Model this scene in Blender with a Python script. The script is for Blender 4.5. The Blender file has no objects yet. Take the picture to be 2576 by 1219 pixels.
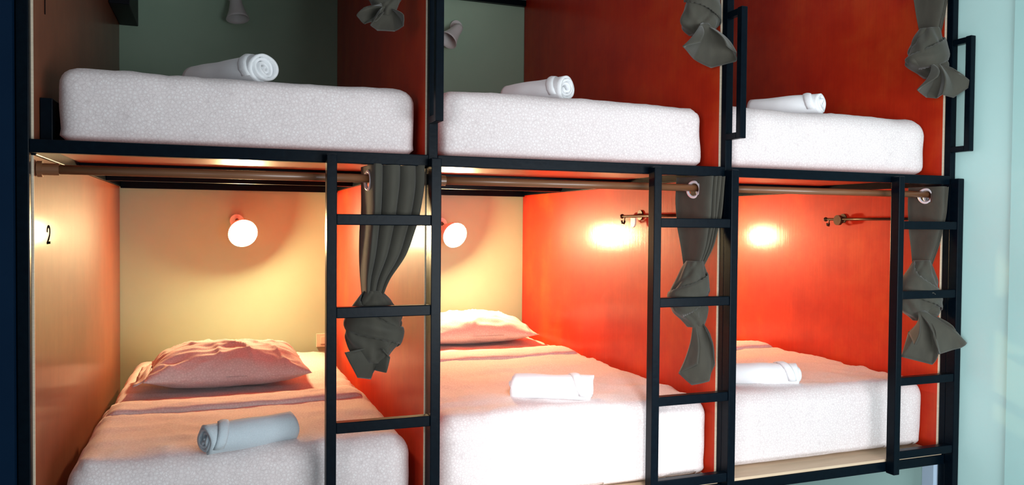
import bpy, bmesh, math, random
from mathutils import Vector, Matrix, noise

scene = bpy.context.scene
COL = scene.collection
PI = math.pi

# ------------------------------------------------------------------ materials
def mat(name, base=(.5, .5, .5), rough=.5, metal=0., coat=0., coat_rough=.1, spec=.5, sheen=0.):
    m = bpy.data.materials.new(name); m.use_nodes = True
    b = m.node_tree.nodes['Principled BSDF']
    b.inputs['Base Color'].default_value = (*base, 1)
    b.inputs['Roughness'].default_value = rough
    b.inputs['Metallic'].default_value = metal
    b.inputs['Coat Weight'].default_value = coat
    b.inputs['Coat Roughness'].default_value = coat_rough
    b.inputs['Specular IOR Level'].default_value = spec
    b.inputs['Sheen Weight'].default_value = sheen
    return m, m.node_tree, b

def coords(nt, scale):
    tc = nt.nodes.new('ShaderNodeTexCoord'); mp = nt.nodes.new('ShaderNodeMapping')
    mp.inputs['Scale'].default_value = scale
    nt.links.new(tc.outputs['Object'], mp.inputs['Vector'])
    return mp.outputs['Vector']

def noise_tex(nt, vec, scale, detail=4, rough=.55):
    n = nt.nodes.new('ShaderNodeTexNoise')
    n.inputs['Scale'].default_value = scale; n.inputs['Detail'].default_value = detail
    n.inputs['Roughness'].default_value = rough
    nt.links.new(vec, n.inputs['Vector'])
    return n.outputs['Fac']

def ramp(nt, fac, stops):
    r = nt.nodes.new('ShaderNodeValToRGB')
    e = r.color_ramp.elements
    while len(e) < len(stops): e.new(.5)
    for x, (p, c) in zip(e, stops): x.position = p; x.color = (*c, 1)
    nt.links.new(fac, r.inputs['Fac'])
    return r.outputs['Color']

def bump(nt, b, fac, strength, dist, coat=False):
    n = nt.nodes.new('ShaderNodeBump')
    n.inputs['Strength'].default_value = strength; n.inputs['Distance'].default_value = dist
    nt.links.new(fac, n.inputs['Height']); nt.links.new(n.outputs['Normal'], b.inputs['Normal'])
    if coat: nt.links.new(n.outputs['Normal'], b.inputs['Coat Normal'])

M = {}
def m_metal():
    m, nt, b = mat('black_painted_steel', (.001, .004, .009), .32, spec=.09)
    v = coords(nt, (1, 1, 1)); f = noise_tex(nt, v, 60, 3)
    c = ramp(nt, f, [(.3, (.0006, .0026, .0058)), (.75, (.0011, .0048, .0092))])
    nt.links.new(c, b.inputs['Base Color']); bump(nt, b, f, .12, .002)
    return m
M['metal'] = m_metal()

def m_panel(name, c1, c2, c3, rough, coat, coat_rough):
    m, nt, b = mat(name, c1, rough, coat=coat, coat_rough=coat_rough, spec=.2)
    v = coords(nt, (1, 1, 1)); f = noise_tex(nt, v, 2.6, 6, .62)
    c = ramp(nt, f, [(.3, c1), (.5, c2), (.72, c3)])
    v2 = coords(nt, (6, 14, .55)); g = noise_tex(nt, v2, 8, 6, .65)
    mx = nt.nodes.new('ShaderNodeMix'); mx.data_type = 'RGBA'; mx.blend_type = 'MULTIPLY'
    mx.inputs['Factor'].default_value = .35
    gc = ramp(nt, g, [(.3, (.6, .55, .5)), (.7, (1, 1, 1))])
    nt.links.new(c, mx.inputs[6]); nt.links.new(gc, mx.inputs[7])
    nt.links.new(mx.outputs[2], b.inputs['Base Color'])
    bump(nt, b, g, .10, .004, True)
    return m
M['panel'] = m_panel('orange_varnished_plywood', (.42, .013, .004), (.54, .027, .006), (.64, .066, .011), .5, .27, .15)
M['panel_brown'] = m_panel('brown_varnished_plywood', (.20, .055, .028), (.24, .068, .033), (.28, .09, .04), .55, .45, .13)
M['board'] = m_panel('orange_board', (.42, .05, .015), (.5, .06, .02), (.55, .08, .025), .4, .25, .18)

def m_simple(name, c1, c2, scale, rough, bs=.1, bd=.002, stretch=(1, 1, 1), **k):
    m, nt, b = mat(name, c1, rough, **k)
    v = coords(nt, stretch); f = noise_tex(nt, v, scale, 5)
    nt.links.new(ramp(nt, f, [(.3, c1), (.7, c2)]), b.inputs['Base Color'])
    if bs: bump(nt, b, f, bs, bd)
    return m
M['mint'] = m_simple('mint_wall_paint', (.52, .80, .775), (.56, .84, .815), 2.5, .6, .06, .003)
M['mint_back'] = m_simple('pale_sage_wall_paint', (.39, .57, .42), (.45, .63, .47), 2.0, .5, .05, .003)
M['mint_trim'] = m_simple('mint_casing_paint', (.42, .70, .68), (.45, .74, .72), 3, .5, .05, .002)
M['paleblue'] = m_simple('pale_blue_board', (.42, .55, .70), (.46, .58, .72), 4, .5, .05, .002)
M['navy'] = m_simple('navy_gloss_paint', (.0012, .010, .030), (.002, .014, .038), 3, .4, .06, .003, spec=.12)
M['floor'] = m_simple('grey_tile_floor', (.30, .29, .28), (.36, .35, .33), 4, .35, .05, .002)
M['ceil'] = m_simple('white_ceiling', (.7, .72, .72), (.74, .75, .75), 4, .8, 0)
M['edge'] = m_simple('raw_plywood_edge', (.62, .50, .38), (.72, .60, .46), 40, .6, .1, .001, (1, 1, 8))
M['ply'] = m_simple('pale_plywood', (.58, .42, .28), (.66, .50, .35), 6, .5, .06, .001, (1, 8, 8))
M['rod'] = m_simple('brown_wooden_rod', (.16, .065, .028), (.24, .10, .045), 12, .35, .06, .001, (.3, 6, 6), coat=.3, coat_rough=.2)
M['chrome'] = mat('chrome', (.86, .86, .92), .25, .35)[0]
M['bronze'] = m_simple('dark_bronze', (.035, .018, .010), (.06, .03, .016), 40, .35, 0, metal=.6)
M['plastic'] = m_simple('cream_plastic', (.66, .63, .50), (.70, .66, .52), 10, .6, 0, spec=.2)
M['tag'] = m_simple('white_enamel', (.82, .78, .70), (.85, .82, .75), 10, .3, 0)
M['ink'] = m_simple('black_paint', (.006, .006, .006), (.009, .009, .009), 30, 1., 0, spec=0.)
M['blackbox'] = m_simple('black_plastic', (.003, .004, .007), (.005, .006, .010), 20, .5, .05, .001, spec=.15)
M['shade'] = m_simple('white_lamp_enamel', (.84, .84, .83), (.88, .88, .87), 8, .35, 0)
M['lampdark'] = m_simple('grey_lamp_socket', (.05, .05, .05), (.08, .075, .07), 20, .4, 0)

def m_sheet():
    m, nt, b = mat('floral_cotton_sheet', (.8, .72, .72), .85, sheen=.15)
    v = coords(nt, (1, 1, 1))
    vo = nt.nodes.new('ShaderNodeTexVoronoi'); vo.feature = 'DISTANCE_TO_EDGE'
    vo.inputs['Scale'].default_value = 105; nt.links.new(v, vo.inputs['Vector'])
    vd = nt.nodes.new('ShaderNodeTexVoronoi'); vd.inputs['Scale'].default_value = 105
    nt.links.new(v, vd.inputs['Vector'])
    c1 = ramp(nt, vo.outputs['Distance'], [(.0, (.63, .54, .54)), (.09, (.765, .675, .673))])
    c2 = ramp(nt, vd.outputs['Distance'], [(.12, (.8, .8, .8)), (.36, (0, 0, 0))])
    mx = nt.nodes.new('ShaderNodeMix'); mx.data_type = 'RGBA'; mx.blend_type = 'SCREEN'
    mx.inputs['Factor'].default_value = .42
    nt.links.new(c1, mx.inputs[6]); nt.links.new(c2, mx.inputs[7])
    nt.links.new(mx.outputs[2], b.inputs['Base Color'])
    f = noise_tex(nt, coords(nt, (1, .6, 1)), 22, 5, .6)
    bump(nt, b, f, .22, .006)
    return m
M['sheet'] = m_sheet()
def m_towel():
    m, nt, b = mat('white_terry_towel', (.84, .85, .87), .95, sheen=.3)
    f = noise_tex(nt, coords(nt, (1, 1, 1)), 320, 3, .7); bump(nt, b, f, .5, .002)
    return m
M['towel'] = m_towel()
M['towel_grey'] = m_simple('bluish_grey_terry_towel', (.50, .57, .62), (.56, .63, .68), 300, .95, .5, .002, sheen=.3)
M['curtain'] = m_simple('olive_grey_curtain_cloth', (.034, .0305, .021), (.048, .043, .030), 30, .8, .25, .002, (1, 1, .4), sheen=.2)

def m_bulb():
    m = bpy.data.materials.new('lit_warm_glass'); m.use_nodes = True
    nt = m.node_tree; nt.nodes.clear()
    o = nt.nodes.new('ShaderNodeOutputMaterial'); e = nt.nodes.new('ShaderNodeEmission')
    e.inputs['Color'].default_value = (1, .72, .36, 1); e.inputs['Strength'].default_value = 690
    nt.links.new(e.outputs[0], o.inputs['Surface'])
    return m
M['bulb'] = m_bulb()

# ------------------------------------------------------------------ builders
def world_loc(o):
    v = Vector((0, 0, 0))
    while o: v += o.location; o = o.parent
    return v

def obj(name, bm, material, parent=None, smooth=False, solid=0., sub=0, loc=None):
    """link bm (in world metres) as one mesh object"""
    off = world_loc(parent) if parent else Vector(loc or (0, 0, 0))
    bmesh.ops.translate(bm, verts=bm.verts, vec=-off)
    bmesh.ops.recalc_face_normals(bm, faces=bm.faces)
    me = bpy.data.meshes.new(name); bm.to_mesh(me); bm.free()
    if smooth: me.polygons.foreach_set('use_smooth', [True] * len(me.polygons))
    me.materials.append(material)
    o = bpy.data.objects.new(name, me); COL.objects.link(o)
    if parent: o.parent = parent
    else: o.location = off
    if solid:
        s = o.modifiers.new('Solidify', 'SOLIDIFY'); s.thickness = solid; s.offset = 0
    if sub:
        s = o.modifiers.new('Subdivision', 'SUBSURF'); s.levels = sub; s.render_levels = sub
    return o

def thing(name, label, cat, loc, group=None):
    o = bpy.data.objects.new(name, None); COL.objects.link(o); o.location = loc
    o.empty_display_size = .05
    return tag(o, label, cat, group)

def tag(o, label, cat, group=None):
    o['label'] = label; o['category'] = cat
    if group: o['group'] = group
    return o

def struct(name, bm, m):
    o = obj(name, bm, m); o['kind'] = 'structure'; return o

def box(x0, x1, y0, y1, z0, z1, bev=0., bm=None):
    b = bmesh.new()
    bmesh.ops.create_cube(b, size=1)
    for v in b.verts:
        v.co = Vector(((x0 + x1) / 2 + v.co.x * (x1 - x0), (y0 + y1) / 2 + v.co.y * (y1 - y0), (z0 + z1) / 2 + v.co.z * (z1 - z0)))
    if bev: bmesh.ops.bevel(b, geom=b.edges[:], offset=bev, segments=2, affect='EDGES', profile=.5)
    if bm is None: return b
    me = bpy.data.meshes.new('tmp'); b.to_mesh(me); b.free(); bm.from_mesh(me); bpy.data.meshes.remove(me)
    return bm

def tube(pts, r, seg=16, bm=None, cap=True):
    bm = bm or bmesh.new(); rings = []
    pts = [Vector(p) for p in pts]
    up = Vector((0, 0, 1))
    for i, p in enumerate(pts):
        d = (pts[min(i + 1, len(pts) - 1)] - pts[max(i - 1, 0)]).normalized()
        a = d.cross(up)
        if a.length < .05: a = d.cross(Vector((1, 0, 0)))
        a.normalize(); b = d.cross(a)
        rr = r[i] if isinstance(r, (list, tuple)) else r
        rings.append([bm.verts.new(p + (a * math.cos(t) + b * math.sin(t)) * rr) for t in [2 * PI * k / seg for k in range(seg)]])
    for A, B in zip(rings, rings[1:]):
        for k in range(seg): bm.faces.new((A[k], A[(k + 1) % seg], B[(k + 1) % seg], B[k]))
    if cap: bm.faces.new(rings[0]); bm.faces.new(rings[-1])
    return bm

def sphere(c, r, bm=None, sz=1.):
    bm = bm or bmesh.new()
    bmesh.ops.create_uvsphere(bm, u_segments=32, v_segments=20, radius=r, matrix=Matrix.Translation(c) @ Matrix.Diagonal((1, 1, sz, 1)))
    return bm

def torus(c, axis, R, r, seg=32, ns=10):
    bm = bmesh.new(); axis = Vector(axis).normalized()
    a = axis.cross(Vector((0, 0, 1))).normalized(); b = axis.cross(a); c = Vector(c); rows = []
    for i in range(seg):
        t = 2 * PI * i / seg; d = a * math.cos(t) + b * math.sin(t)
        rows.append([bm.verts.new(c + d * (R + r * math.cos(q)) + axis * r * math.sin(q)) for q in [2 * PI * k / ns for k in range(ns)]])
    for i in range(seg):
        A, B = rows[i], rows[(i + 1) % seg]
        for k in range(ns): bm.faces.new((A[k], A[(k + 1) % ns], B[(k + 1) % ns], B[k]))
    return bm

def strip(rows, bm=None, closed=False):
    bm = bm or bmesh.new()
    V = [[bm.verts.new(p) for p in r] for r in rows]
    for A, B in zip(V, V[1:]):
        n = len(A)
        for k in range(n if closed else n - 1): bm.faces.new((A[k], A[(k + 1) % n], B[(k + 1) % n], B[k]))
    return bm, V

def spline(pts, n):
    """Catmull-Rom through tuples of any length"""
    P = [tuple(pts[0])] + [tuple(p) for p in pts] + [tuple(pts[-1])]
    out = []; segs = len(pts) - 1
    for i in range(n):
        t = i / (n - 1) * segs; k = min(int(t), segs - 1); u = t - k
        a, b, c, d = P[k], P[k + 1], P[k + 2], P[k + 3]
        out.append(tuple(.5 * (2 * b[j] + (c[j] - a[j]) * u + (2 * a[j] - 5 * b[j] + 4 * c[j] - d[j]) * u * u + (3 * b[j] - a[j] - 3 * c[j] + d[j]) * u ** 3) for j in range(len(b))))
    return out

def nz(p, s, seed=0.):
    return noise.noise(Vector((p[0] * s + seed, p[1] * s + seed * .7, p[2] * s - seed)))

# ------------------------------------------------------------------ dimensions (metres)
W, D = 1.05, 1.907
Z_LO, Z_LOB = .455, .418        # lower bed beam top / bottom
Z_UP, Z_UPB = 1.554, 1.520      # upper bed beam top / bottom
Z_TOP = 2.584
RX = 3.172                      # right wall plane

# ------------------------------------------------------------------ setting
struct('wall_back', box(-1.6, RX + .12, D, D + .12, 0, 2.62), M['mint_back'])
struct('wall_right', box(RX, RX + .12, -.235, D, 0, 2.62), M['mint'])
struct('trim_1', box(RX - .012, RX + .12, -1.1, -.235, 0, 2.62), M['mint_trim'])
struct('wall_left', box(-1.6, -.026, -.02, D, 0, 2.62), M['navy'])
struct('floor', box(-1.6, RX + .12, -4.6, D + .12, -.1, 0), M['floor'])
struct('ceiling', box(-1.6, RX + .12, -4.6, D + .12, 2.62, 2.72), M['ceil'])
struct('trim_2', box(3.118, 3.16, .032, .085, 0, Z_LOB - .002), M['paleblue'])

# ------------------------------------------------------------------ bunk frame
frame = thing('bunk_bed', 'black steel bunk bed structure of posts and beams, two tiers of three berths', 'bunk bed', (1.575, .9, 0))
PX = [(-.024, .005)] + [(k * W - .014, k * W + .014) for k in (1, 2, 3)]
for a, b in PX: obj('post', box(a, b, 0, .028, 0, 2.618, .0025), M['metal'], frame)
for k in range(3):
    a, b = PX[k][1], PX[k + 1][0]
    obj('upper_bed_beam', box(a, b, 0, .03, Z_UPB, Z_UP, .0025), M['metal'], frame)
    obj('lower_bed_beam', box(a, b, 0, .03, Z_LOB, Z_LO, .0025), M['metal'], frame)
    for y in (.70, 1.36, 1.872):
        for z0, z1 in ((Z_UPB - (.012 if y > 1.8 else .002), Z_UP - .010), (Z_LOB, Z_LO)):
            obj('cross_beam', box(k * W + .015, (k + 1) * W - .017, y, y + .03, z0, z1, .002), M['metal'], frame)
    obj('top_back_beam', box(k * W + .012, (k + 1) * W - .018, 1.872, 1.902, Z_TOP, 2.616, .002), M['metal'], frame)
for k in range(4):
    x = k * W if k else .0
    for z0, z1 in ((Z_UPB - .004, Z_UP), (Z_LOB, Z_LO)):
        obj('side_beam', box(x - .022 if k else -.02, x + .015, .03, 1.9, z0, z1, .002), M['metal'], frame)

obj('mattress_guard', box(.0105, .040, .10, 1.80, Z_UP + .001, 1.672, .002), M['metal'], frame)

# partition panels between the bays
ordn = ['leftmost, beside the navy wall', 'between the left and middle bays', 'between the middle and right bays', 'at the right end, against the mint wall']
for k in range(4):
    x0, x1 = (-.010, .009) if k == 0 else (k * W - .0165, k * W + .002)
    for tier, z0, z1 in (('upper', Z_UP + .001, 2.618), ('lower', Z_LO + .001, Z_UPB - .005)):
        kind = 'brown varnished wooden' if k == 0 else 'orange-red varnished wooden'
        t = thing('partition_panel', '%s partition of the %s tier, %s' % (kind, tier, ordn[k]), 'partition', ((x0 + x1) / 2, .95, z0), 'bunk partitions')
        obj('panel', box(x0, x1, .036, 1.9, z0, z1), M['panel_brown'] if k == 0 else M['panel'], t)
        e = obj('front_edge', box(x0, x1, .031, .036, z0, z1), M['edge'], t); e['label'] = 'pale raw front edge'

def digit(path, w, x, bmv):
    """stroke of width w along a YZ path on the plane x"""
    rows = []
    for i, (y, z) in enumerate(path):
        a = path[max(i - 1, 0)]; b = path[min(i + 1, len(path) - 1)]
        d = Vector((0, b[0] - a[0], b[1] - a[1])).normalized(); nrm = Vector((0, -d.z, d.y)) * w / 2
        p = Vector((x, y, z)); rows.append([p + nrm, p - nrm, p - nrm + Vector((.0015, 0, 0)), p + nrm + Vector((.0015, 0, 0))])
    bmv, V = strip(rows, bmv, True)
    bmv.faces.new(V[0]); bmv.faces.new(V[-1])
    return bmv
left_panels = [o for o in COL.objects if o.name.startswith('partition_panel') and 'leftmost' in o['label']]
up_panel, lo_panel = left_panels
two = [(.194, 1.317), (.195, 1.326), (.201, 1.331), (.211, 1.333), (.221, 1.331), (.228, 1.325), (.229, 1.317), (.226, 1.309), (.218, 1.302), (.207, 1.295), (.198, 1.2895), (.194, 1.2865)]
b = digit(two, .007, .009, bmesh.new()); digit([(.190, 1.2875), (.232, 1.2875)], .007, .009, b)
n2 = obj('number_two', b, M['ink'], lo_panel); n2['label'] = 'black painted number 2'
b = digit([(.176, 1.908), (.176, 1.962)], .008, .009, bmesh.new()); digit([(.179, 1.960), (.163, 1.950)], .006, .009, b)
n1 = obj('number_one', b, M['ink'], up_panel); n1['label'] = 'black painted number 1'

# bed boards
side = ['left', 'middle', 'right']
for k in range(3):
    for tier, z, m in (('upper', Z_UP - .010, M['board']), ('lower', Z_LO, M['ply'])):
        o = obj('bed_board', box(k * W + .016, (k + 1) * W - .024, .032 if tier == 'upper' else .004, 1.895, z + .0005, z + .0105), m, None, loc=(k * W + .5, .95, z))
        tag(o, '%s wooden board under the %s mattress of the %s bay' % ('orange-stained' if tier == 'upper' else 'pale', tier, side[k]), 'bed board', 'bed boards')

# ------------------------------------------------------------------ ladders
for k in (1, 2, 3):
    px = k * W; lx = px - .302
    t = thing('bunk_ladder', 'black steel ladder in front of the %s lower bed' % side[k - 1], 'ladder', (px - .15, -.02, 0), 'bunk ladders')
    obj('stile', box(lx - .014, lx + .014, -.040, -.001, .415, Z_UP - .012, .0025), M['metal'], t)
    obj('stile', box(px - .015, px + .015, -.040, -.001, 0, Z_UP - .012, .0025), M['metal'], t)
    for z in (1.359, 1.095, .767, .488):
        obj('rung', box(lx + .014, px - .015, -.037, -.007, z - .0155, z + .0155, .0025), M['metal'], t)

# ------------------------------------------------------------------ grab handles on the upper posts
hn = ['on the post right of the left upper bed', 'on the post between middle and right upper beds', 'at the right end beside the mint wall']
for k in (1, 2, 3):
    x = k * W - (.004 if k < 3 else .004)
    t = thing('grab_handle', 'black square-section grab handle %s' % hn[k - 1], 'handle', (x, 0, 1.645), 'grab handles')
    obj('grip_bar', box(x - .012, x + .012, -.082, -.058, 1.645, 2.085, .002), M['metal'], t)
    for z in (1.645, 2.061):
        obj('bracket_arm', box(x - .011, x + .011, -.058, +.0015, z, z + .022, .002), M['metal'], t)

# ------------------------------------------------------------------ mattresses and sheets
def rounded(x0, x1, y0, y1, z0, z1, r, seed, amp=.006, res=.022, grow=0., sag=0., wr=0.):
    """soft rounded block with cloth lumps; returns a bmesh"""
    x0 -= grow; x1 += grow; y0 -= grow; y1 += grow; z1 += grow
    bm = bmesh.new()
    nx, ny, nzz = int((x1 - x0) / res), int((y1 - y0) / (res * 1.6)), max(8, int((z1 - z0) / (res * .8)))
    cx, cy, cz = (x0 + x1) / 2, (y0 + y1) / 2, (z0 + z1) / 2
    hx, hy, hz = (x1 - x0) / 2, (y1 - y0) / 2, (z1 - z0) / 2
    vs = {}
    def vert(i, j, k):
        if (i, j, k) in vs: return vs[i, j, k]
        p = Vector((-hx + 2 * hx * i / nx, -hy + 2 * hy * j / ny, -hz + 2 * hz * k / nzz))
        rr = Vector((r, r, min(r, hz * .9) if p.z > 0 else r * .45))
        inner = Vector([max(-h + q, min(h - q, c)) for c, h, q in zip(p, (hx, hy, hz), rr)])
        d = p - inner
        if d.length > 1e-6:
            q = Vector((d.x / rr.x, d.y / rr.y, d.z / rr.z)); q.normalize()
            p = inner + Vector((q.x * rr.x, q.y * rr.y, q.z * rr.z))
            nrm = q
        else: nrm = Vector((0, 0, 1))
        w = p + Vector((cx, cy, cz))
        a = amp * (nz(w, 5, seed) + .5 * nz(w, 13, seed) + .28 * nz((w.x * 2.2, w.y, w.z * .7), 26, seed))
        if wr and nrm.z > .8:
            a += wr * (1 - abs(nz((w.x * .7 + .12 * w.y, w.y * 2.6, 0), 3.6, seed))) ** 7 + wr * .6 * (1 - abs(nz((w.x * 1.4, w.y * 1.2 + .5 * w.x, 0), 4.6, seed + 3))) ** 9
        low = (w.z - z0) / (z1 - z0)
        if low < .12: a *= .25
        # tucked-in ripples near the bottom and the ends
        a += amp * .55 * max(0, .45 - low) * min(1, low * 6) * math.sin(w.x * 62 + 5 * nz(w, 6, seed))
        w += nrm * a
        if sag: w.z += low * sag * ((p.x / hx) ** 2)
        w.z = max(w.z, z0)
        vs[i, j, k] = bm.verts.new(w); return vs[i, j, k]
    def face(q): bm.faces.new([vert(*t) for t in q])
    for i in range(nx):
        for j in range(ny):
            for k in (0, nzz): face([(i, j, k), (i + 1, j, k), (i + 1, j + 1, k), (i, j + 1, k)])
    for i in range(nx):
        for k in range(nzz):
            for j in (0, ny): face([(i, j, k), (i + 1, j, k), (i + 1, j, k + 1), (i, j, k + 1)])
    for j in range(ny):
        for k in range(nzz):
            for i in (0, nx): face([(i, j, k), (i, j + 1, k), (i, j + 1, k + 1), (i, j, k + 1)])
    return bm

def keep(bm, fn):
    bmesh.ops.delete(bm, geom=[f for f in bm.faces if not fn(f.calc_center_median())], context='FACES')
    return bm

zu, zl = Z_UP + .001, Z_LO + .011
UP = [(.055, 1.012, 1.755, .05, 'pinkish white mattress with a small floral print on the left upper bunk'),
      (1.082, 2.046, 1.768, .05, 'pale pink mattress with a small floral print on the middle upper bunk'),
      (2.125, 3.096, 1.785, .05, 'white mattress with a faint print on the right upper bunk')]
for i, (a, b, zt, y0, lab) in enumerate(UP):
    o = obj('mattress', rounded(a, b, y0, 1.82, zu, zt, (.048, .055, .075)[i], 3.1 + i * 7, .007), M['sheet'], None, True, loc=((a + b) / 2, .95, zu))
    tag(o, lab, 'mattress', 'upper bunk mattresses')
LO = [(.075, .992, .692, .055, 'mattress in floral cotton on the left lower bunk, under the grey towel', .62, .80),
      (1.090, 2.072, .735, .055, 'brightly lit white mattress on the middle lower bunk', 1.02, 1.24),
      (2.135, 3.120, .730, .085, 'white mattress on the right lower bunk, above the bare board edge', .93, 1.12)]
for i, (a, b, zt, y0, lab, f0, f1) in enumerate(LO):
    s = 40.7 + i * 5
    o = obj('mattress', rounded(a, b, y0, 1.84, zl, zt, .065, s, .006, .015, wr=.007), M['sheet'], None, True, loc=((a + b) / 2, .95, zl))
    tag(o, lab, 'mattress', 'lower bunk mattresses')
    t = thing('flat_sheet', 'flat sheet with a folded-back top edge on the %s lower bed' % side[i], 'sheet', ((a + b) / 2, .5, zl), 'flat sheets')
    g = keep(rounded(a, b, y0, 1.84, zl, zt, .065, s, .006, .015, grow=.007, wr=.007), lambda c: c.y < f1 and c.z > zl + .02)
    obj('sheet_body', g, M['sheet'], t, True, .004)
    # folded-back band, a little rolled at its front edge
    rows = []
    for iy in range(15):
        u = iy / 14; y = f0 + (f1 - f0) * u
        row = []
        for ix in range(61):
            q = ix / 60; x = a - .004 + (b - a + .008) * q
            e = min(q, 1 - q) * (b - a)
            drop = 0 if e > .07 else -.075 * (1 - e / .07) ** 2
            yy = y + .02 * nz((x, 0, 0), 4, s) + .006 * nz((x, y, 0), 22, s) + .10 * (.5 - q) * (-.35)
            zz = zt + .017 + .010 * math.sin(PI * min(1, u * 1.15)) ** .6 + .004 * nz((x, y * 3, 0), 14, s) + drop
            if iy == 0: zz -= .008
            row.append((x, yy, zz))
        rows.append(row)
    g, _ = strip(rows)
    obj('folded_edge', g, M['sheet'], t, True, .006)

# ------------------------------------------------------------------ pillows
def pillow(c, hx, hy, hz, seed, rot=0.):
    bm = bmesh.new(); n, m = 84, 60; R = Matrix.Rotation(rot, 3, 'Z')
    tops = []
    for sgn in (1, -1):
        rows = []
        for j in range(m + 1):
            v = -1 + 2 * j / m; row = []
            for i in range(n + 1):
                u = -1 + 2 * i / n
                t = max(0, (1 - abs(u) ** 2.6)) ** .55 * max(0, (1 - abs(v) ** 2.4)) ** .6
                x = hx * u * (1 - .07 * (1 - v * v) * abs(u) ** 3); y = hy * v * (1 - .09 * (1 - u * u) * abs(v) ** 3)
                h = hz * t * (1.0 if sgn > 0 else .55)
                w = .012 * (nz((x, y, 0), 9, seed) + .6 * nz((x * .6, y * 2, 0), 22, seed)) * min(1, t * 2 + .15)
                w += .012 * t ** .5 * (1 - abs(nz((x * 1.2 + y * .8, y * 1.1 - x * .5, 0), 6.5, seed))) ** 8 - .004 * t
                # radiating creases from the corners
                w += .006 * math.sin(14 * math.atan2(abs(v) - 1.2, abs(u) - 1.2)) * t * (1 - t)
                p = R @ Vector((x, y, sgn * h + w * (1 if sgn > 0 else .2)))
                row.append(p + Vector(c))
            rows.append(row)
        strip(rows, bm)
    bmesh.ops.remove_doubles(bm, verts=bm.verts, dist=.0006)
    return bm
for c, hx, hy, hz, sd, rot, lab in (((.49, 1.09, .758), .305, .215, .112, 2.2, .02, 'plump peach-lit pillow on the left lower bed'),
                                    ((1.655, 1.60, .795), .325, .215, .100, 9.4, -.03, 'pillow at the head of the middle lower bed')):
    t = thing('pillow', lab, 'pillow', (c[0], c[1], c[2] - .06), 'pillows')
    pb = obj('pillow_body', pillow(c, hx, hy, hz, sd, rot), M['sheet'], t, True)
    # open flange of the pillowcase at its left end
    rows = []
    for j in range(25):
        v = -1 + 2 * j / 24
        rows.append([(c[0] - hx * .93 - .05 * u, c[1] + hy * .93 * v, c[2] + .004 + .016 * nz((u, v * 2, 0), 1.6, sd) - .02 * u + .022 * (1 - abs(v)) * (1 - u)) for u in (0, .25, .5, .75, 1)])
    g, _ = strip(rows); obj('pillowcase_flange', g, M['sheet'], pb, True, .005)

# ------------------------------------------------------------------ towels
def towel(p0, p1, R, zbase, seed, lab, grp, flip=False, mt='towel'):
    """rolled towel: a spiral of thick cloth from p0 to p1 (XY), resting on zbase"""
    a = Vector((p0[0], p0[1], 0)); b = Vector((p1[0], p1[1], 0)); d = b - a; L = d.length; d.normalize()
    n = Vector((-d.y, d.x, 0)); turns = 3.3; ns = 150; nl = 22
    t = thing('rolled_towel', lab, 'towel', ((a.x + b.x) / 2, (a.y + b.y) / 2, zbase), grp)
    rows = []
    for i in range(nl + 1):
        u = i / nl; c = a + d * (L * u); row = []
        for k in range(ns + 1):
            s = k / ns; th = (turns * 2 * PI * s) + PI * .9
            r = .007 + (R - .007) * s ** .9
            r *= 1 + .05 * nz((u * 3, math.cos(th), math.sin(th)), 1.4, seed) * s + .035 * math.sin(u * 9 + seed) * s
            # ends a little uneven, layer by layer
            ax = (.010 * nz((s * 9, seed, u * .1), 1.3) + .006 * math.sin(s * 17 + seed)) * (abs(u - .5) * 2) ** 4
            sk = .05 * (u - .5)
            x = math.cos(th + sk) * r; z = math.sin(th + sk) * r * .93
            zz = zbase + R * .95 + z
            row.append(c + d * ax + n * x + Vector((0, 0, max(zz, zbase + .004) - zbase)))
        rows.append([Vector((p.x, p.y, zbase + p.z)) for p in row])
    g, _ = strip(rows)
    tr = obj('towel_roll', g, M[mt], t, True, .0085)
    # the loose last wrap, a turned-back edge running diagonally over the roll
    rows = []
    for i in range(13):
        q = i / 12; u0 = .58 + .26 * q if not flip else .42 - .26 * q
        th0 = -1.5 + 5.2 * q
        row = []
        for j in range(5):
            uu = u0 + (.028 * j if not flip else -.028 * j); rr = R + .0025 + .0042 * math.sin(PI * j / 4)
            p = a + d * (L * uu) + n * (math.cos(th0) * rr)
            row.append((p.x, p.y, max(zbase + R * .95 + math.sin(th0) * rr * .93, zbase + .004)))
        rows.append(row)
    g, _ = strip(rows); obj('turned_edge', g, M[mt], tr, True, .003)
    return t
gt = 'rolled towels on the beds'
towel((.388, .43), (.580, .15), .046, 1.758, 1.3, 'rolled white towel on the left upper mattress', gt)
towel((1.437, .42), (1.56, .165), .044, 1.772, 5.2, 'rolled white towel on the middle upper mattress', gt)
towel((2.51, .41), (2.655, .17), .043, 1.790, 8.8, 'rolled white towel on the right upper mattress', gt)
towel((.412, .072), (.655, .158), .044, .698, 3.9, 'bluish grey rolled towel near the foot of the left lower bed', gt, True, 'towel_grey')
towel((1.415, .285), (1.665, .165), .045, .744, 6.4, 'white rolled towel on the brightly lit middle lower bed', gt)
towel((2.285, .265), (2.555, .175), .043, .740, 2.7, 'white rolled towel half behind the post on the right lower bed', gt)

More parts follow.
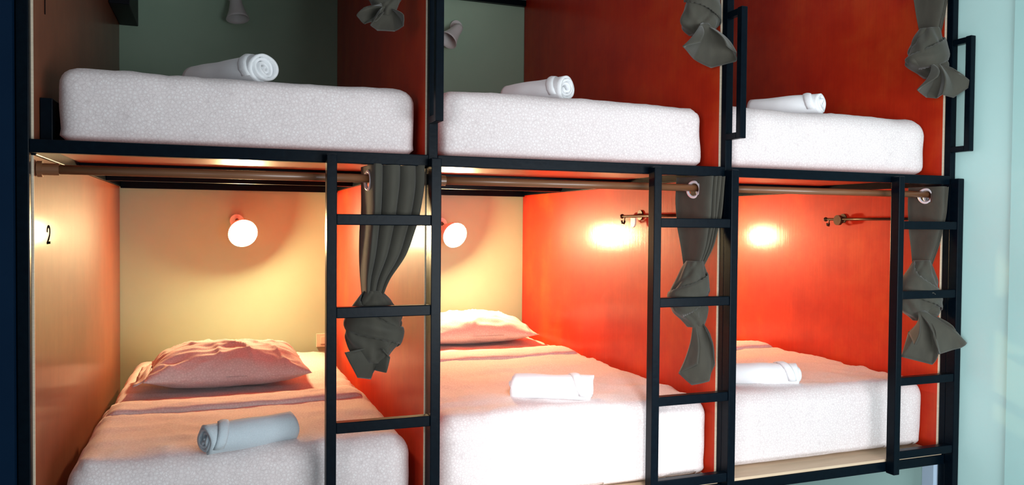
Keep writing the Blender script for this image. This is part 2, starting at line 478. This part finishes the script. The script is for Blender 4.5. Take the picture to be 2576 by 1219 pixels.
# ------------------------------------------------------------------ curtain rods
rods = {}
for tier, z in (('lower', 1.482), ('upper', 2.545)):
    for k in range(3):
        x0, x1 = k * W + (.012 if k == 0 else .004), (k + 1) * W - .019
        t = thing('curtain_rod', 'brown wooden curtain rod across the %s %s bay' % (side[k], tier), 'curtain rod', ((x0 + x1) / 2, .06, z), 'curtain rods')
        obj('rod', tube([(x0 + .004, .06, z), (x1 - .004, .06, z)], .0125, 20), M['rod'], t, True)
        for xa, xb in ((x0, x0 + .012), (x1 - .012, x1)):
            obj('end_bracket', tube([(xa, .06, z), (xb, .06, z)], .021, 24), M['rod'], t, False)
        g = tube([(x0 + .012, .06, z), (x0 + .05, .06, z)], .0155, 20); obj('socket_sleeve', g, M['rod'], t)

# ------------------------------------------------------------------ knotted curtains
def pleats(rows, N, yc, seed, first, zr, nrow=96, per=22):
    """accordion of pleats hanging from the rod, narrowing to the knot. rows: z, x left, x right, depth amplitude"""
    out = []
    for z, xl, xr, A in spline(rows, nrow):
        row = []
        for k in range(N * per + 1):
            s = k / (N * per); c = math.cos(PI * N * s)
            sq = math.copysign(abs(c) ** (.75 if c > 0 else .55), c)
            ph = math.sin(PI * N * s) if s > 1 / N else 0
            q = first * s * N if s < 1 / N else first + (1 - first) * (s - 1 / N) / (1 - 1 / N)
            w = .004 * nz((s * 4, z * 3, 0), 1.7, seed)
            row.append((xl + (xr - xl) * (q - .85 * (1 - first) / N * ph) + w, yc + A * sq + .006 * nz((s * 7, z * 6, 1), 1.2, seed), z + .004 * nz((s * 6, 0, 0), 1, seed)))
        out.append(row)
    g, _ = strip(out)
    # eyelet holes around the rod
    return keep(g, lambda c: (c.y - yc) ** 2 + (c.z - zr) ** 2 > .0245 ** 2)

def knot(rows, yc, seed, depth=.62, tw=6.):
    out = []; n = 72; RS = spline(rows, 40)
    z0, z1 = rows[0][0], rows[-1][0]
    for z, xl, xr in RS:
        cx, rx = (xl + xr) / 2, max(.006, (xr - xl) / 2); ry = rx * depth + .008
        h = (z0 - z) / (z0 - z1); row = []
        for k in range(n):
            t = 2 * PI * k / n
            # diagonal wrap folds
            f = .06 * math.sin(3 * t + tw * h) + .045 * math.sin(7 * t - 2.2 * tw * h + seed) + .09 * nz((math.cos(t), math.sin(t), h * 2), 2.2, seed)
            cre = abs(math.sin(t * 1.0 + tw * .55 * h + seed)); f -= .10 * math.exp(-(cre / .16) ** 2)
            row.append((cx + math.cos(t) * rx * (1 + f), yc + math.sin(t) * ry * (1 + f * 1.6), z + .010 * math.sin(t + 1.2) * math.sin(PI * h)))
        out.append(row)
    g, V = strip(out, None, True)
    g.faces.new(V[0]); g.faces.new(V[-1]); return g

def wrap(rows, yc, seed, depth=.62, flip=1):
    """overlapping turn of cloth running diagonally round the knot"""
    RS = spline(rows, 60); out = []
    for i in range(49):
        q = i / 48; th = -PI * 1.08 + PI * 1.16 * q if flip > 0 else PI * .08 - PI * 1.16 * q
        hm = .24 + .40 * q; row = []
        for j in range(9):
            e = j / 8; h = hm + (e - .5) * (.34 + .10 * math.sin(q * 4 + seed))
            h = min(.97, max(.03, h)); z, xl, xr = RS[int(h * 59)]
            rx = (xr - xl) / 2; ry = rx * depth + .008
            k = 1.05 + .07 * math.sin(PI * e) + .05 * nz((q * 3, e, 0), 2, seed) + .03 * math.sin(e * 11 + q * 5)
            row.append(((xl + xr) / 2 + math.cos(th) * rx * min(k, 1.08), yc + math.sin(th) * ry * k * 1.08, z + .004 * math.sin(q * 7)))
        out.append(row)
    g, _ = strip(out); return g

def tail(apex, hem, seed, bulge=.012, rr=.014, nh=46, nr=14, fold=.006, sharp=True):
    """loose end of the cloth: fans out from the knot to a hem line given by its corner points"""
    if sharp:
        H = []; seg = len(hem) - 1; per = max(4, nh // seg)
        for i in range(seg):
            for q in range(per): H.append(tuple(hem[i][j] + (hem[i + 1][j] - hem[i][j]) * q / per for j in range(3)))
        H.append(tuple(hem[-1]))
    else: H = spline(hem, nh)
    out = []; n = len(H)
    for r in range(nr + 1):
        t = r / nr; row = []
        for k, p in enumerate(H):
            a = -PI * .5 + PI * 1.6 * k / (n - 1)
            root = Vector(apex) + Vector((-math.cos(a + PI * .25) * rr, -math.sin(a + PI * .25) * rr * .8, 0))
            q = root.lerp(Vector(p), t ** .9)
            q.y += -bulge * math.sin(PI * t) + fold * t * math.sin(k / (n - 1) * 4.2 * PI + seed)
            q.x += .004 * t * nz((k * .15, t * 2, 0), 1.3, seed)
            row.append(q)
        out.append(row)
    g, _ = strip(out); return g

C = {
 'left lower': dict(body=[(1.520, .858, 1.024, .070), (1.459, .858, 1.022, .070), (1.381, .857, 1.010, .065), (1.339, .853, 1.000, .060), (1.255, .850, .970, .052), (1.184, .850, .925, .042), (1.131, .854, .906, .033), (1.10, .860, .900, .028)],
    knot=[(1.150, .857, .903), (1.109, .826, .935), (1.067, .803, .959), (1.032, .799, .965), (.996, .811, .958), (.961, .827, .935), (.938, .850, .915)],
    ap=(.885, .03, .985), tails=[([(.845, -.01, .985), (.788, .0, .977), (.831, .03, .897), (.876, .05, .884), (.884, .03, .915), (.910, 0, .912), (.922, -.01, .955), (.895, -.03, .985)], .01)],
    first=.12, z=1.482, lab='dark olive curtain knotted into a fat bundle behind the left ladder'),
 'middle lower': dict(body=[(1.521, 1.975, 2.076, .075), (1.444, 1.973, 2.074, .070), (1.381, 1.977, 2.070, .065), (1.347, 1.976, 2.064, .060), (1.277, 1.982, 2.050, .048), (1.210, 1.984, 2.024, .033), (1.17, 1.985, 2.02, .025)],
    knot=[(1.228, 1.968, 2.026), (1.181, 1.935, 2.037), (1.140, 1.905, 2.039), (1.106, 1.899, 2.040), (1.065, 1.913, 2.040), (1.030, 1.950, 2.039), (1.000, 1.972, 2.033)],
    ap=(2.0, .03, 1.035), tails=[([(1.978, -.005, .88), (1.953, .06, .836), (1.989, .045, .797), (2.035, .0, .815), (2.041, -.02, .872), (2.020, -.03, .955)], .02)],
    first=.52, z=1.482, lab='olive curtain with a long drooping tail tied behind the middle ladder'),
 'right lower': dict(body=[(1.513, 3.060, 3.122, .066), (1.434, 3.058, 3.120, .066), (1.394, 3.055, 3.118, .062), (1.338, 3.051, 3.108, .055), (1.275, 3.053, 3.098, .045), (1.199, 3.049, 3.080, .030), (1.16, 3.045, 3.075, .026)],
    knot=[(1.222, 3.018, 3.078), (1.166, 2.975, 3.098), (1.127, 2.943, 3.104), (1.081, 2.934, 3.112), (1.032, 2.952, 3.118), (1.001, 2.999, 3.104), (.985, 3.015, 3.08)],
    ap=(2.998, .0, 1.03), tails=[([(2.925, -.045, .905), (2.961, .03, .945), (2.927, .02, .850), (3.038, -.02, .821), (3.029, -.055, .864), (3.0, -.075, .930)], .02),
                               ([(2.989, -.07, .935), (3.005, -.072, .871), (3.104, -.092, .892), (3.130, -.09, .911), (3.075, -.083, .975)], .02)],
    first=.62, z=1.482, lab='olive curtain with two flared ends tied behind the right ladder'),
 'left upper': dict(body=[(2.585, .86, 1.018, .07), (2.45, .86, 1.01, .065), (2.30, .862, .99, .055), (2.16, .866, .965, .042), (2.08, .875, .945, .032)],
    knot=[(2.11, .868, .955), (2.06, .850, .968), (2.02, .862, .963), (1.985, .877, .950), (1.958, .885, .930)],
    ap=(.912, .03, 1.985), tails=[([(.880, -.03, 1.950), (.863, .02, 1.926), (.893, .06, 1.920), (.943, .06, 1.925), (.962, .02, 1.931), (.950, -.03, 1.950)], .014),
                               ([(.880, -.03, 1.975), (.842, .0, 1.970), (.824, .02, 1.948), (.847, .035, 1.931), (.880, .01, 1.936)], .012)],
    first=.12, z=2.545, lab='dark curtain knot with stubby end hanging in the left upper bunk'),
 'middle upper': dict(body=[(2.585, 1.965, 2.074, .07), (2.45, 1.965, 2.07, .065), (2.32, 1.967, 2.06, .05), (2.22, 1.972, 2.045, .035), (2.17, 1.978, 2.04, .03)],
    knot=[(2.215, 1.968, 2.052), (2.182, 1.957, 2.068), (2.127, 1.948, 2.070), (2.072, 1.938, 2.072), (2.036, 1.938, 2.070), (2.006, 1.968, 2.045)],
    ap=(1.994, .0, 2.035), tails=[([(1.925, -.085, 1.950), (1.865, -.06, 1.933), (1.966, .02, 1.918), (2.045, .03, 1.896), (2.105, -.02, 1.912), (2.080, -.065, 1.934), (2.02, -.09, 1.945)], .02)],
    first=.5, z=2.545, lab='olive curtain knot with an open flared end in the middle upper bunk'),
 'right upper': dict(body=[(2.585, 3.045, 3.122, .07), (2.45, 3.045, 3.12, .068), (2.345, 3.046, 3.118, .062), (2.251, 3.062, 3.112, .055), (2.187, 3.064, 3.108, .045), (2.124, 3.067, 3.100, .035), (2.09, 3.064, 3.094, .03)],
    knot=[(2.128, 3.02, 3.10), (2.070, 2.980, 3.118), (2.020, 2.962, 3.126), (1.990, 2.963, 3.128), (1.960, 3.012, 3.128), (1.937, 3.05, 3.11)],
    ap=(3.034, -.01, 1.985), tails=[([(2.975, -.07, 1.915), (2.929, -.03, 1.872), (3.026, .02, 1.856), (3.049, .0, 1.850), (3.010, -.07, 1.853), (3.083, -.055, 1.848), (3.151, -.072, 1.899), (3.097, -.055, 1.943)], .02)],
    first=.6, z=2.545, lab='olive curtain knot with a pointed end in the right upper bunk'),
}
for i, (key, c) in enumerate(C.items()):
    sd = 1.7 + 3.3 * i
    t = thing('knotted_curtain', c['lab'], 'curtain', (c['body'][0][1] + .06, .06, c['body'][-1][0] - .25), 'knotted curtains')
    cb = obj('curtain_body', pleats(c['body'], 7, .06, sd, c['first'], c['z'] - .006), M['curtain'], t, True, .0022)
    kn = obj('knot', knot(c['knot'], .04, sd), M['curtain'], t, True)
    obj('knot_wrap', wrap(c['knot'], .04, sd, flip=1 if i % 2 == 0 else -1), M['curtain'], kn, True, .003)
    for hem, bl in c['tails']:
        obj('loose_end', tail(c['ap'], hem, sd, bl), M['curtain'], t, True, .003)
    xl, xr, A = c['body'][0][1:]
    for q in range(7):
        f0 = 0 if q == 0 else c['first'] + (1 - c['first']) * (q - 1) / 6
        f1 = c['first'] + (1 - c['first']) * q / 6
        dx = (f1 - f0) * (xr - xl); sg = 1 if q % 2 == 0 else -1
        ax = Vector((-2 * A, -dx * sg, 0)).normalized()
        p = Vector((xl + (f0 + f1) / 2 * (xr - xl), .06, c['z'] - .006)) + ax * .001
        g = torus(p, ax, .0265, .0052)
        r = obj('grommet', g, M['chrome'], cb, True); r['label'] = 'shiny metal eyelet'

# ------------------------------------------------------------------ wall lamps
def lamp(x, z, aim, lit, lab):
    """swivel lamp: x, z of the shade's rim centre; aim = direction the shade opens to"""
    aim = Vector(aim).normalized(); rim = Vector((x, D - (.21 if lit else .115), z))
    a = aim.cross(Vector((.13, .99, .07))).normalized(); b2 = aim.cross(a)
    neck = rim - aim * .125
    px, pz = neck.x, max(neck.z, z + .01) + (.02 if lit else .015)
    t = thing('wall_lamp', lab, 'lamp', (px, D - .03, z), 'reading lamps')
    obj('wall_plate', tube([(px, D - .0005, pz), (px, D - .016, pz)], .034, 28), M['shade'], t)
    obj('bracket', tube([(px, D - .016, pz), (px, D - .03, pz + .004), tuple(neck)], .009, 14), M['lampdark'], t, True)
    prof = [(.012, .128), (.020, .125), (.027, .11), (.040, .08), (.054, .05), (.064, .02), (.068, 0)] if lit else [(.012, .128), (.020, .125), (.025, .11), (.029, .08), (.037, .045), (.048, .014), (.054, 0)]
    rows = [[rim - aim * h + (a * math.cos(2 * PI * k / 40) + b2 * math.sin(2 * PI * k / 40)) * r for k in range(40)] for r, h in prof]
    g, V = strip(rows, None, True); g.faces.new(V[0])
    sh = obj('shade', g, M['shade'], t, True, .002)
    if lit:
        obj('bulb', sphere(tuple(rim - aim * .006), .048), M['bulb'], sh, True)['label'] = 'glowing round bulb'
    else:
        obj('bulb_socket', tube([tuple(rim - aim * .115), tuple(rim - aim * .05)], .017, 20), M['lampdark'], sh, True)
lamp(.562, 1.296, (.20, -1, -.34), True, 'lit lamp on the back wall of the left lower bunk')
lamp(1.621, 1.290, (.20, -1, -.34), True, 'lit lamp on the back wall of the middle lower bunk')
lamp(2.672, 1.290, (.20, -1, -.34), True, 'lit lamp hidden by the partition in the right lower bunk')
lamp(.540, 2.338, (.10, -.22, -1), False, 'unlit white lamp with cone shade in the left upper bunk')
lamp(1.600, 2.33, (-.62, -.3, -.72), False, 'unlit lamp half behind the post in the middle upper bunk')

# ------------------------------------------------------------------ hook rails on the partitions
for x, y0, y1, z, pale, lab in ((2 * W - .0165, .64, .12, 1.388, True, 'dark hook rail with a white tag on the middle lower partition'),
                                (3 * W - .0165, .60, .12, 1.386, False, 'dark hook rail with a round boss on the right lower partition')):
    t = thing('hook_rail', lab, 'hook rail', (x, (y0 + y1) / 2, z), 'hook rails')
    xb = x - .030
    obj('bar', tube([(xb, y0 + .025, z), (xb, y1, z)], .006, 14), M['bronze'], t, True)
    obj('finial', sphere((xb, y0 + .030, z), .010), M['bronze'], t, True)
    for yb in (y0 - .075 if pale else y0 - .05, y1 + .04):
        g = tube([(x - .0005, yb, z + .004), (x - .006, yb, z + .004)], .021, 26); tube([(x - .006, yb, z + .004), (xb, yb, z)], .006, 12, g)
        obj('wall_bracket', g, M['bronze'], t)
    g = tube([(xb, y0 + .008, z - .004), (xb, y0 + .008, z - .022), (xb - .004, y0 + .006, z - .030), (xb - .014, y0 + .004, z - .028), (xb - .016, y0 + .004, z - .018)], .0042, 12)
    obj('hook', g, M['bronze'], t, True)
    if pale:
        g = bmesh.new(); yt = y0 - .066
        pr = [(-.018, 0), (.018, 0), (.018, -.022), (.012, -.033), (0, -.039), (-.012, -.033), (-.018, -.022)]
        f = [[(xb + dx, yt + a, z - .008 + h) for a, h in pr] for dx in (-.003, .003)]
        g, V = strip(f, g, True); g.faces.new(V[0]); g.faces.new(V[1])
        obj('hanging_tag', g, M['tag'], t)['label'] = 'white shield-shaped tag'
    else:
        g = tube([(xb - .008, y0 - .05, z - .004), (xb + .006, y0 - .05, z - .004)], .023, 26)
        obj('round_boss', g, M['bronze'], t)

# ------------------------------------------------------------------ socket and box
t = thing('wall_socket', 'cream electrical socket on the back wall of the left lower bunk', 'socket', (.965, D, .735))
fp = obj('face_plate', box(.930, 1.000, D - .010, D - .0005, .700, .772, .003), M['plastic'], t)
obj('rocker_switch', box(.951, .980, D - .014, D - .010, .716, .756, .002), M['plastic'], fp)
t = thing('wall_box', 'small black box high in the corner of the left upper bunk', 'box', (.05, 1.7, 2.283))
obj('case', box(.0095, .091, 1.50, D - .001, 2.285, 2.48, .004), M['blackbox'], t)
obj('lid', box(.0095, .094, 1.497, D - .001, 2.482, 2.50, .003), M['blackbox'], t)

# ------------------------------------------------------------------ light
w = bpy.data.worlds.new('World'); scene.world = w; w.use_nodes = True
bg = w.node_tree.nodes['Background']; bg.inputs[0].default_value = (.62, .84, 1, 1); bg.inputs[1].default_value = .22

def area(name, loc, target, sx, sy, power, color):
    l = bpy.data.lights.new(name, 'AREA'); l.shape = 'RECTANGLE'; l.size = sx; l.size_y = sy; l.energy = power; l.color = color
    o = bpy.data.objects.new(name, l); COL.objects.link(o); o.location = loc
    o.rotation_euler = (Vector(target) - Vector(loc)).to_track_quat('-Z', 'Y').to_euler()
    return o
area('assumed_front_daylight', (2.35, -2.75, 1.08), (2.15, 0, 1.25), 2.2, 1.1, 80, (.90, .97, 1))  # added area light for assumed daylight from behind the camera; no window built
side_fill = area('added_side_fill_light', (-.7, -3.0, 1.25), (3.15, -.1, 1.25), 1.0, 1.2, 12., (.92, .97, 1))  # added fill without a known window, brightens the right wall
side_fill.data.spread = math.radians(62)
def spot(name, loc, target, power, ang, blend, size, color):
    l = bpy.data.lights.new(name, 'SPOT'); l.energy = power; l.spot_size = ang; l.spot_blend = blend; l.shadow_soft_size = size; l.color = color
    o = bpy.data.objects.new(name, l); COL.objects.link(o); o.location = loc
    o.rotation_euler = (Vector(target) - Vector(loc)).to_track_quat('-Z', 'Y').to_euler()
    return o
spot('added_bed_spot', (.75, -2.6, 2.1), (1.64, .06, .50), 560, math.radians(20), 1., .3, (1, .98, .97))  # added spot, no fixture there; whitens the foot of the middle lower bed

# ------------------------------------------------------------------ camera
cam = bpy.data.cameras.new('Camera'); co = bpy.data.objects.new('Camera', cam); COL.objects.link(co)
cam.sensor_fit = 'HORIZONTAL'; cam.sensor_width = 36; cam.lens = 1965.70 / 2576 * 36; cam.clip_start = .05
yaw, pit, rol = math.radians(-20.6449), math.radians(-1.2926), math.radians(.4831)
f = Vector((-math.sin(yaw) * math.cos(pit), math.cos(yaw) * math.cos(pit), math.sin(pit)))
r0 = Vector((math.cos(yaw), math.sin(yaw), 0)); u0 = r0.cross(f)
rr = r0 * math.cos(rol) + u0 * math.sin(rol); uu = rr.cross(f)
R = Matrix((rr, uu, -f)).transposed().to_4x4()
co.matrix_world = Matrix.Translation((.4482, -2.2681, 1.3479)) @ R
scene.camera = co

vs = scene.view_settings
vs.view_transform = 'Standard'; vs.look = 'None'; vs.exposure = 0.; vs.gamma = 1; vs.use_curve_mapping = False
